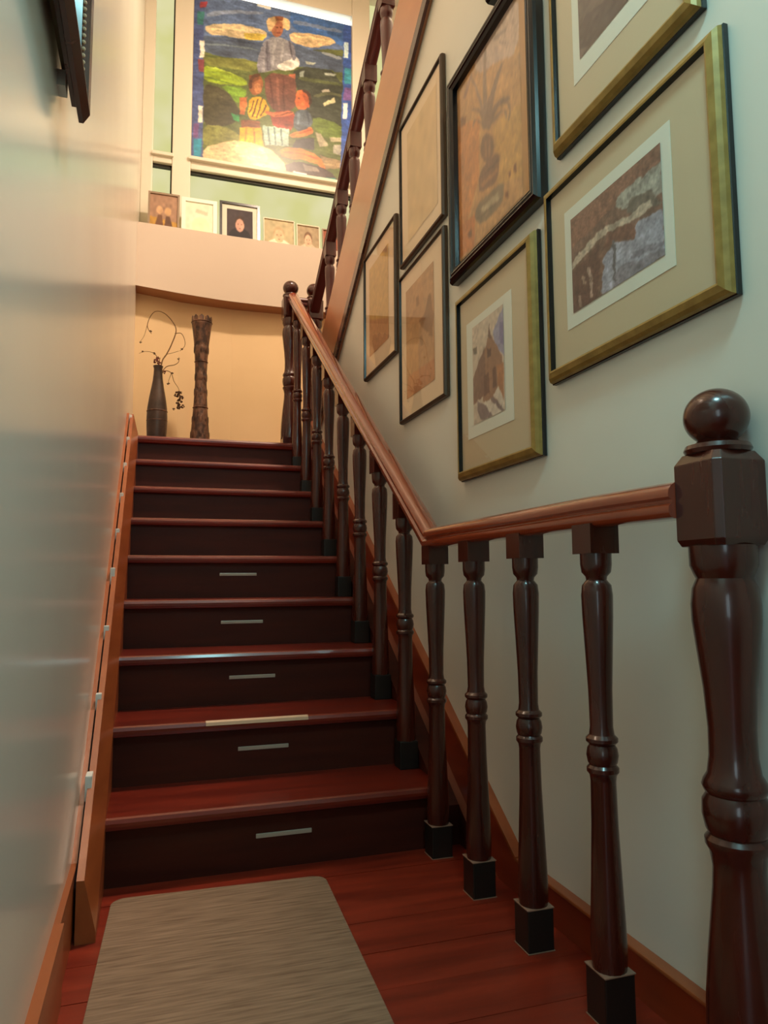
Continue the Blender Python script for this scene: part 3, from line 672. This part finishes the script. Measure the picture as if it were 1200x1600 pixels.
PALM = [
  ((186,138,88), [(-0.121,1.063),(1.003,0.992),(1.002,-0.021),(-0.034,0.026)]),
  ((190,160,140), [(0.353,1.067),(1.003,0.992),(0.992,0.66),(0.71,0.784),(0.372,0.874)]),
  ((194,126,70), [(-0.028,0.78),(0.418,0.633),(0.399,0.328),(0.0,0.035)]),
  ((196,148,84), [(0.61,0.504),(0.999,0.427),(0.992,0.094),(0.671,0.18)]),
  ((192,116,60), [(0.009,0.187),(0.33,0.171),(0.289,-0.0),(-0.0,0.025)]),
  ((140,112,92), [(0.577,0.502),(0.548,0.649),(0.535,0.79),(0.546,0.95),(0.518,0.965),(0.486,0.815),(0.479,0.681),(0.489,0.54)]),
  ((126,98,80), [(0.585,0.495),(0.623,0.609),(0.694,0.687),(0.777,0.732),(0.754,0.748),(0.651,0.713),(0.558,0.645),(0.497,0.539)]),
  ((126,98,80), [(0.584,0.503),(0.676,0.553),(0.763,0.548),(0.865,0.507),(0.856,0.529),(0.734,0.58),(0.619,0.59),(0.517,0.542)]),
  ((126,98,80), [(0.738,0.56),(0.82,0.511),(0.846,0.466),(0.822,0.424),(0.836,0.417),(0.872,0.454),(0.849,0.505),(0.759,0.567)]),
  ((140,112,92), [(0.629,0.508),(0.718,0.504),(0.777,0.495),(0.803,0.449),(0.822,0.443),(0.789,0.498),(0.693,0.526),(0.594,0.536)]),
  ((126,98,80), [(0.551,0.515),(0.485,0.624),(0.384,0.705),(0.29,0.738),(0.3,0.724),(0.37,0.699),(0.439,0.639),(0.492,0.537)]),
  ((140,112,92), [(0.539,0.529),(0.472,0.687),(0.371,0.847),(0.284,0.922),(0.266,0.927),(0.34,0.858),(0.431,0.704),(0.49,0.549)]),
  ((126,98,80), [(0.531,0.527),(0.434,0.61),(0.335,0.666),(0.305,0.637),(0.323,0.627),(0.352,0.65),(0.41,0.612),(0.496,0.533)]),
  ((126,98,80), [(0.544,0.523),(0.588,0.589),(0.593,0.664),(0.56,0.681),(0.534,0.618),(0.467,0.563)]),
  ((112,80,62), [(0.44,0.505),(0.504,0.513),(0.581,0.48),(0.631,0.401),(0.6,0.339),(0.494,0.356),(0.424,0.439)]),
  ((150,110,78), [(0.487,0.474),(0.496,0.384),(0.518,0.375),(0.515,0.462)]),
  ((150,110,78), [(0.552,0.464),(0.546,0.372),(0.568,0.363),(0.574,0.454)]),
  ((118,84,66), [(0.43,0.354),(0.545,0.353),(0.655,0.344),(0.705,0.303),(0.678,0.214),(0.592,0.212),(0.394,0.243),(0.383,0.306)]),
  ((160,112,76), [(0.44,0.257),(0.69,0.245),(0.661,0.268),(0.399,0.287)]),
  ((96,68,54), [(0.438,0.309),(0.692,0.287),(0.675,0.301),(0.418,0.324)]),
  ((120,104,82), [(0.338,0.202),(0.507,0.189),(0.723,0.173),(0.759,0.131),(0.715,0.063),(0.413,0.073),(0.312,0.138)]),
  ((168,150,118), [(0.404,0.162),(0.668,0.145),(0.679,0.104),(0.444,0.109)]),
  ((100,84,66), [(0.353,0.119),(0.566,0.098),(0.725,0.093),(0.711,0.103),(0.549,0.111),(0.331,0.136)]),
  ((120,72,44), [(0.813,0.185),(0.849,0.175),(0.848,0.149),(0.819,0.158)]),
  ((120,72,44), [(0.879,0.184),(0.918,0.177),(0.915,0.143),(0.877,0.154)]),
  ((120,72,44), [(0.77,0.105),(0.819,0.094),(0.805,0.064),(0.768,0.079)]),
  ((120,72,44), [(0.11,0.779),(0.207,0.743),(0.188,0.701),(0.107,0.728)]),
  ((120,72,44), [(0.202,0.109),(0.264,0.106),(0.262,0.068),(0.206,0.077)]),
  ((150,110,88), [(0.205,0.835),(0.26,0.879),(0.327,0.916),(0.298,0.934),(0.221,0.902),(0.155,0.863)]),
  ((150,128,116), [(0.688,0.893),(0.773,0.882),(0.842,0.858),(0.825,0.881),(0.741,0.915),(0.641,0.934)]),
  ((150,128,116), [(0.721,0.856),(0.793,0.826),(0.864,0.784),(0.868,0.79),(0.792,0.838),(0.71,0.875)]),
]
FLOWER = [
  ((186,142,98), [(-0.005,1.022),(1.036,1.015),(0.983,-0.015),(-0.046,-0.013)]),
  ((188,128,84), [(0.071,0.205),(0.993,0.176),(0.984,-0.004),(0.009,0.003)]),
  ((142,102,66), [(0.795,0.756),(0.91,0.748),(0.927,0.628),(1.01,0.514),(0.87,0.409),(0.594,0.521),(0.451,0.628),(0.694,0.616)]),
  ((142,102,66), [(0.385,0.841),(0.486,0.839),(0.497,0.751),(0.407,0.761)]),
  ((150,110,72), [(0.494,0.472),(0.592,0.474),(0.635,0.369),(0.539,0.378)]),
  ((150,110,72), [(0.873,0.455),(0.941,0.462),(0.936,0.371),(0.802,0.413)]),
]
SKETCH = [
  ((198,160,92), [(-0.068,1.025),(1.023,0.988),(1.036,-0.018),(-0.035,0.007)]),
  ((184,134,92), [(-0.041,0.436),(1.043,0.2),(1.036,-0.018),(-0.012,0.002)]),
  ((150,110,74), [(0.576,1.048),(0.924,1.027),(0.954,0.915),(0.75,0.964)]),
]


# painted panel in the window
pn = thing('painted_panel', 'large painted panel of a woman with two children in the landing window', 'painting', ((PX0+PX1)/2, WY, PZ0))
obj('backing', MB().box(PX0+.002, PX1-.002, WY+.005, WY+.045, PZ0+.001, PZ1-.006), trim_white_m, pn)
sheet('painted_face', paint(300, 330, (96, 104, 64), MURAL, ((.10, 14, 40), (.07, 40, 110), (.05, 120, 140)), 2, .0028, 1.06), (PX0+.004, WY+.0035, PZ0+.002), (PX1-PX0-.008, 0, 0), (0, 0, PZ1-PZ0-.01), mural_m, pn)

# ------------------------------------------------------------------ framed pictures
def frame_ring(y0, y1, z0, z1, prof, side=1, xw=XR):
    # mitred moulding round the rectangle: prof = (distance in from the outer edge, height off the wall)
    n = len(prof); mb = MB(); vs = []
    for cyy, czz, dy, dz in ((y0, z0, 1, 1), (y1, z0, -1, 1), (y1, z1, -1, -1), (y0, z1, 1, -1)):
        for d, h in prof: vs.append((xw-side*h, cyy+dy*d, czz+dz*d))
    fs = []
    for i in range(4):
        j = (i+1) % 4
        for k in range(n-1): fs.append((i*n+k, j*n+k, j*n+k+1, i*n+k+1))
    return mb.add(vs, fs)
def framed(label, yL, yR, zb_, zt, style, mats, sheets, group=None, name='framed_picture'):
    # yL far edge, yR near edge; sheets: list of (name, (yL,yR,zb,zt) , canvas or material)
    y0, y1 = min(yL, yR), max(yL, yR)
    t = thing(name, label, 'picture frame', (XR, (y0+y1)/2, zb_), group)
    if style == 'gold':
        obj('outer_edge', frame_ring(y0, y1, zb_, zt, [(0, .002), (0, .011), (.002, .0125)]), black_m, t)
        obj('moulding', frame_ring(y0, y1, zb_, zt, [(.002, .0126), (.004, .020), (.010, .027), (.021, .031), (.025, .030)]), gold_m, t)
        obj('inner_lip', frame_ring(y0, y1, zb_, zt, [(.025, .0298), (.027, .018)]), black_m, t); inset = .026; hb = .018
    elif style == 'black':
        obj('moulding', frame_ring(y0, y1, zb_, zt, [(0, .002), (0, .022), (.003, .030), (.007, .034), (.009, .031), (.013, .036), (.016, .036), (.018, .033), (.023, .037), (.027, .036), (.029, .032), (.034, .034), (.040, .028), (.042, .012)]), black_m, t); inset = .041; hb = .012
    else:
        obj('moulding', frame_ring(y0, y1, zb_, zt, [(0, .002), (0, .013), (.003, .019), (.008, .021), (.011, .018)]), brown_frame_m, t)
        obj('inner_lip', frame_ring(y0, y1, zb_, zt, [(.011, .018), (.0125, .010)]), black_m, t); inset = .012; hb = .010
    obj('mat_board', MB().box(XR-hb, XR-.003, y0+inset, y1-inset, zb_+inset, zt-inset), mats, t)
    h = hb; gz = hb+.0048
    for nm, (a, b_, c, d), what in sheets:
        h += .0012
        a, b_ = max(a, b_), min(a, b_)
        if isinstance(what, Canvas): sheet(nm, what, (XR-h, a, c), (0, b_-a, 0), (0, 0, d-c), print_m, t)
        else: obj(nm, MB().box(XR-h, XR-h+.0011, b_, a, c, d), what, t)
    obj('glass', MB().add([(XR-gz, y0+inset, zb_+inset), (XR-gz, y1-inset, zb_+inset), (XR-gz, y1-inset, zt-inset), (XR-gz, y0+inset, zt-inset)], [(3, 2, 1, 0)]), glass_m, t, recalc=False)
    return t
G = 'framed pictures on the right stair wall'
framed('large gold frame with sepia pier photograph, lowest picture nearest the newel post', -.271, -.830, 1.214, 1.677, 'gold', matboard_m,
    [('inner_mat', (-.354, -.703, 1.316, 1.588), matwhite_m), ('photograph', (-.380, -.678, 1.346, 1.560), paint(190, 140, (120, 92, 80), PIER, ((.10, 30, 20), (.08, 70, 60)), 2, .010, 1.0, False))], G)
framed('upright gold frame with watercolour of a church on white mat', .257, -.222, 1.058, 1.619, 'gold', matboard_m,
    [('inner_mat', (.185, -.094, 1.172, 1.517), matwhite_m), ('watercolour', (.143, -.051, 1.208, 1.493), paint(110, 160, (200, 184, 164), CHURCH, ((.05, 20, 30),), 3, .008, 1.0, False))], G)
framed('thin brown frame with brown flower print and cream mat, left of the church picture', .804, .356, 1.349, 1.913, 'thin', matcream_m,
    [('flower_print', (.738, .459, 1.430, 1.838), paint(80, 110, (186, 142, 98), FLOWER, ((.04, 20, 30),), 2))], G)
framed('thin brown frame with nearly blank cream sheet, topmost of the narrow frames', .785, .352, 1.946, 2.508, 'thin', matcream_m,
    [('blank_print', (.708, .412, 2.017, 2.444), paint(40, 60, (214, 184, 138), [], ((.03, 8, 10),)))], G)
framed('thin brown frame with yellowish sketch, farthest up the stairs beside the string board', 1.284, .841, 1.644, 2.201, 'thin', matcream_m,
    [('sketch_print', (1.215, .946, 1.734, 2.128), paint(60, 90, (198, 160, 92), SKETCH, ((.04, 20, 30),), 2))], G)
framed('wide black ribbed frame with drawing of a palm growing in a jar', .278, -.262, 1.676, 2.334, 'black', palm_paper_m,
    [('palm_drawing', (.257, -.162, 1.738, 2.314), paint(110, 130, (190, 142, 92), PALM, ((.06, 16, 20), (.05, 60, 60)), 2))], G)
framed('gold frame with dark photograph and glossy glass, cut off at the upper right corner', -.319, -.788, 1.739, 2.215, 'gold', matboard_m,
    [('inner_mat', (-.410, -.690, 1.856, 2.120), matwhite_m), ('photograph', (-.437, -.660, 1.900, 2.085), paint(80, 80, (96, 84, 78), [((70, 62, 60), [(0, 0), (1, 0), (1, .45), (.5, .3), (0, .5)]), ((140, 126, 116), [(0, .8), (1, .7), (1, 1), (0, 1)])], ((.12, 20, 20),)))], G)
framed('black frame peeking in at the top edge over the palm drawing', -.005, -.45, 2.385, 2.85, 'black', matcream_m,
    [('print', (-.07, -.38, 2.45, 2.79), paint(30, 30, (190, 160, 120), [], ((.05, 8, 8),)))], G)

# frame on the left wall, seen from below along the wall
lt = thing('beaded_picture', 'dark beaded picture frame high on the left wall near the camera', 'picture frame', (XL, -.85, 1.53))
ly0, ly1, lz0, lz1 = -1.25, -.475, 1.530, 2.15
obj('moulding', frame_ring(ly0, ly1, lz0, lz1, [(.016, .014), (.016, .020), (0, .024), (0, .031), (.010, .042), (.026, .040), (.034, .030), (.040, .028), (.044, .014)], -1, XL), baluster_m, lt)
bd = MB()
for i in range(60):
    yy = ly0+.036+(ly1-ly0-.072)*i/59; bd.ball((XL+.031, yy, lz0+.037), .0036, seg=6, rings=4); bd.ball((XL+.031, yy, lz1-.037), .0036, seg=6, rings=4)
for i in range(48):
    zz = lz0+.036+(lz1-lz0-.072)*i/47; bd.ball((XL+.031, ly1-.037, zz), .0036, seg=6, rings=4)
tag(obj('bead_row', bd, tape_m, lt, label='row of pale beads along the moulding'), kind='stuff')
obj('picture', MB().box(XL+.004, XL+.013, ly0+.04, ly1-.04, lz0+.04, lz1-.04), mat('grey_green_print', L(128,132,112), .6, .2), lt)
obj('spacer', MB().box(XL, XL+.012, -.56, -.53, lz0+.004, lz0+.030), tab_m, lt, label='pale wall spacer')

# ------------------------------------------------------------------ photographs standing on the ledge
def ledge_photo(label, x0, x1, h, fm, cv, border, mw=None):
    t = thing('standing_photo', label, 'photo frame', ((x0+x1)/2, 3.47, 3.222), 'photographs on the ledge')
    yb, yt = 3.47, 3.47+h*.13
    def Q(u, v, d): # face coordinates: u along x, v up the leaning face, d out of the face
        return (x0+u*(x1-x0), yb+(yt-yb)*v-d, 3.223+h*v+d*.13)
    w = x1-x0
    def slab(u0, u1, v0, v1, d0, d1):
        vs = [Q(u0, v0, d0), Q(u1, v0, d0), Q(u1, v1, d0), Q(u0, v1, d0), Q(u0, v0, d1), Q(u1, v0, d1), Q(u1, v1, d1), Q(u0, v1, d1)]
        return vs, [(0, 3, 2, 1), (4, 5, 6, 7), (0, 1, 5, 4), (1, 2, 6, 5), (2, 3, 7, 6), (3, 0, 4, 7)]
    bu, bv = border/w, border/h
    fr = MB()
    for q in ((0, 1, 0, bv), (0, 1, 1-bv, 1), (0, bu, bv, 1-bv), (1-bu, 1, bv, 1-bv)): fr.add(*slab(*q, 0, .016))
    obj('frame', fr, fm, t)
    obj('backing', MB().add(*slab(bu, 1-bu, bv, 1-bv, 0, .006)), mw or matcream_m, t)
    m_ = (border+(.035 if mw else .0))/w; n_ = (border+(.035 if mw else .0))/h
    p0 = Q(m_, n_, .0068); pu = Vector(Q(1-m_, n_, .0068))-Vector(p0); pv = Vector(Q(m_, 1-n_, .0068))-Vector(p0)
    sheet('photo', cv, p0, tuple(pu), tuple(pv), print_m, t)
def portrait(bg, skin, cloth, hair, w=60, h=60):
    cv = Canvas(w, h, bg)
    cv.ell(.5, .12, .42, .30, cloth); cv.ell(.5, .56, .19, .25, hair); cv.ell(.5, .50, .165, .21, skin)
    cv.ell(.43, .53, .022, .014, tuple(v*.5 for v in skin)); cv.ell(.57, .53, .022, .014, tuple(v*.5 for v in skin)); cv.ell(.5, .40, .05, .014, tuple(v*.65 for v in skin))
    cv.blur(2).noise(.05, 12, 12); return cv
group_cv = Canvas(60, 60, (168, 132, 108)); group_cv.poly([(0, 0), (1, 0), (1, .35), (0, .45)], (196, 150, 70)).poly([(.18, .2), (.3, .5), (.44, .5), (.5, .2)], (120, 84, 62)).poly([(.52, .2), (.58, .48), (.72, .48), (.84, .2)], (104, 74, 58)).ell(.35, .62, .12, .1, (214, 170, 130)).ell(.65, .6, .12, .1, (206, 164, 120)).blur(2).noise(.06, 12, 12)
pale_cv = Canvas(60, 60, (240, 238, 214)); pale_cv.ell(.55, .35, .32, .26, (250, 244, 206)).poly([(.35, .72), (.8, .66), (.8, .76), (.4, .82)], (206, 206, 180)).blur(3).noise(.02, 10, 10)
wood_f = mat('grey_brown_photo_frame', L(150,128,104), .5); white_f = mat('white_photo_frame', L(240,242,228), .4); silver_f = mat('pale_photo_frame', L(214,200,172), .45)
ledge_photo('brownish group photo in grey-brown frame, leftmost on the ledge', 0.0, .218, .352, wood_f, group_cv, .014)
ledge_photo('white-framed pale photograph standing on the ledge', .232, .484, .345, white_f, pale_cv, .028)
ledge_photo('black-framed portrait with white mat standing on the ledge', .503, .798, .362, black_m, portrait((66, 56, 60), (206, 158, 140), (40, 36, 42), (70, 54, 48)), .018, matwhite_m)
ledge_photo('pale portrait photo of a person in white right of the black frame', .824, 1.060, .275, silver_f, portrait((190, 176, 140), (226, 186, 150), (244, 232, 206), (190, 166, 130)), .007)
ledge_photo('small portrait photo of a person in pale frame near the banister', 1.075, 1.255, .262, silver_f, portrait((170, 150, 120), (224, 180, 150), (206, 186, 160), (120, 92, 70)), .008)
ledge_photo('reddish photo half hidden behind the upper banister', 1.275, 1.43, .25, wood_f, portrait((150, 84, 60), (206, 140, 110), (120, 60, 50), (90, 50, 40)), .008)

# ------------------------------------------------------------------ vases on the landing
VY = 2.95
bv = thing('bottle_vase', 'dark bottle-shaped clay vase on the landing holding dried branches', 'vase', (.097, VY, ZL))
pf = [(.048, 0), (.052, .01), (.058, .08), (.062, .16), (.063, .22), (.060, .28), (.050, .35), (.039, .41), (.031, .46), (.027, .50), (.0255, .535), (.030, .548), (.030, .553), (.022, .552), (.021, .50)]
obj('body', MB().lathe(.097, VY, [(r, ZL+z) for r, z in pf], 28), vase_m, bv, smooth=True, angle=50)
for z in (.20, .26): obj('band', MB().lathe(.097, VY, [(.0615, ZL+z-.004), (.0645, ZL+z), (.0615, ZL+z+.004)], 28), carved_m, bv, smooth=True)
tv = thing('tall_vase', 'tall carved brown wooden vase with notched rim on the landing', 'vase', (.36, VY, ZL))
pf = [(.066, 0), (.066, .03), (.060, .10), (.050, .22), (.042, .34), (.0365, .46), (.0365, .52), (.040, .62), (.047, .72), (.056, .80), (.062, .845), (.064, .852), (.062, .858), (.064, .864)]
obj('body', MB().lathe(.36, VY, [(r, ZL+z) for r, z in pf], 32), carved_m, tv, smooth=True, angle=50)
rim = MB()
for k in range(10):
    a0 = 2*math.pi*k/10; a1 = a0+2*math.pi/10*.72; am = (a0+a1)/2
    vs = []
    for r in (.064, .054):
        for a_, z in ((a0, .862), (a1, .862), (a1, .888), (am, .900), (a0, .888)): vs.append((.36+r*math.cos(a_), VY+r*math.sin(a_), ZL+z))
    rim.add(vs, [(0, 1, 2, 3, 4), (9, 8, 7, 6, 5)]+[(i, (i+1) % 5, 5+(i+1) % 5, 5+i) for i in range(5)])
obj('notched_rim', rim, carved_m, tv)
for z, r in ((.86, .0645), (.60, .0405), (.30, .0465)):
    obj('ring', MB().lathe(.36, VY, [(r-.003, ZL+z-.006), (r+.003, ZL+z), (r-.003, ZL+z+.006)], 28), carved_m, tv, smooth=True)
for k in range(8):
    a_ = 2*math.pi*k/8; d = MB()
    for z, r in ((.12, .058), (.22, .050), (.40, .0395), (.50, .0370), (.68, .0450)):
        b0 = MB().ball((0, 0, 0), .010, sx=.30, sz=2.6, seg=8, rings=6)
        d.add([(.36+(r+x)*math.cos(a_)-yy*math.sin(a_), VY+(r+x)*math.sin(a_)+yy*math.cos(a_), ZL+z+zz) for x, yy, zz in b0.v], b0.f)
    tag(obj('carved_relief', d, carved_m, tv, smooth=True), kind='stuff')
# dried branches (points measured in the plane of the vase)
def bp(x, y_):
    px, py = 200+x/6.156, 440+y_/6.156
    return (.034+(px-228)*.00384, VY+.02*math.sin(x*.021), 2.114+(575-py)*.00418-.0003*(px-245))
brn = thing('dried_branches', 'dried curling branches with brown blossoms standing in the bottle vase', 'dried branches', (.097, VY, 2.05))
def spline(pts, n=6):
    pts = [Vector(p) for p in pts]; o = []
    for i in range(len(pts)-1):
        p0, p1, p2, p3 = pts[max(i-1, 0)], pts[i], pts[i+1], pts[min(i+2, len(pts)-1)]
        for j in range(n):
            t = j/n; o.append(.5*((2*p1)+(p2-p0)*t+(2*p0-5*p1+4*p2-p3)*t*t+(3*p1-p0-3*p2+p3)*t**3))
    return o+[pts[-1]]
for pts, r0, r1 in (([(292, 930), (310, 760), (350, 680), (400, 570), (440, 440), (400, 350), (320, 290), (240, 300), (190, 350), (160, 430), (170, 480), (200, 520)], .0042, .0018),
                    ([(430, 470), (490, 470), (525, 530), (525, 590), (480, 640)], .0026, .0014),
                    ([(290, 900), (350, 800), (430, 772), (470, 745), (472, 700)], .0030, .0014),
                    ([(290, 900), (340, 840), (400, 850), (430, 930), (480, 1010), (485, 1100)], .0028, .0012),
                    ([(288, 900), (270, 760), (230, 705), (150, 690), (85, 710)], .0026, .0010),
                    ([(300, 780), (340, 690), (400, 660), (470, 640)], .0022, .0010),
                    ([(400, 860), (380, 920), (375, 960)], .0018, .0010), ([(160, 430), (130, 540), (90, 600)], .0016, .0008), ([(285, 880), (282, 780), (290, 730)], .0030, .002)):
    obj('twig', MB().tube(spline([bp(*p) for p in pts]), r0, r1, 6), twig_m, brn, smooth=True)
def leafblob(x, y_, r, m, nm):
    c = Vector(bp(x, y_)); mb = MB()
    for i in range(7):
        a_ = random.uniform(0, 6.28); d = Vector((math.cos(a_)*r, random.uniform(-.8, .8)*r, math.sin(a_)*r))
        mb.ball(c+d*.6, r*.55, sx=random.uniform(.6, 1.4), sy=.5, sz=random.uniform(.4, 1), seg=7, rings=5)
    obj(nm, mb, m, brn, smooth=True)
for x, y_, r in ((250, 775, .016), (285, 790, .014), (265, 740, .010), (330, 855, .012)): leafblob(x, y_, r, bloom_m, 'blossom')
for x, y_, r in ((455, 1065, .014), (505, 1085, .014), (470, 1150, .014), (470, 1045, .016), (490, 1120, .016), (520, 1168, .013), (480, 1180, .012), (435, 1195, .008), (410, 855, .008), (500, 1040, .008), (190, 500, .008), (98, 602, .007), (375, 955, .008), (470, 715, .007), (500, 620, .007), (230, 705, .008), (120, 690, .006)): leafblob(x, y_, r, leaf_m, 'dry_leaf')

# ------------------------------------------------------------------ lamps (out of the picture, light the place)
def ceiling_lamp(name, label, loc, power, col, r, em):
    t = thing(name, label, 'ceiling lamp', loc)
    obj('base', MB().lathe(loc[0], loc[1], [(r*1.05, loc[2]-.03), (r*1.08, loc[2])], 32), trim_white_m, t, smooth=True)
    obj('shade', MB().lathe(loc[0], loc[1], [(r*.5, loc[2]-.075), (r*.9, loc[2]-.06), (r, loc[2]-.03)], 32), emis(name+'_glow', col, em), t, smooth=True)
    ld = bpy.data.lights.new(name+'_light', 'AREA'); ld.shape = 'DISK'; ld.size = 2*r; ld.energy = power; ld.color = col
    lo = bpy.data.objects.new(name+'_light', ld); COL.objects.link(lo); lo.parent = t; lo.location = (0, 0, -.09)
ceiling_lamp('stair_ceiling_lamp', 'round warm ceiling lamp over the upper flight', (1.3, 1.0, CEIL), STAIR_LAMP_W, STAIR_LAMP_C, .16, 12)
ceiling_lamp('hall_ceiling_lamp', 'round ceiling lamp in the hall behind the camera', (.50, -1.45, 2.75), HALL_LAMP_W, HALL_LAMP_C, .16, 8)
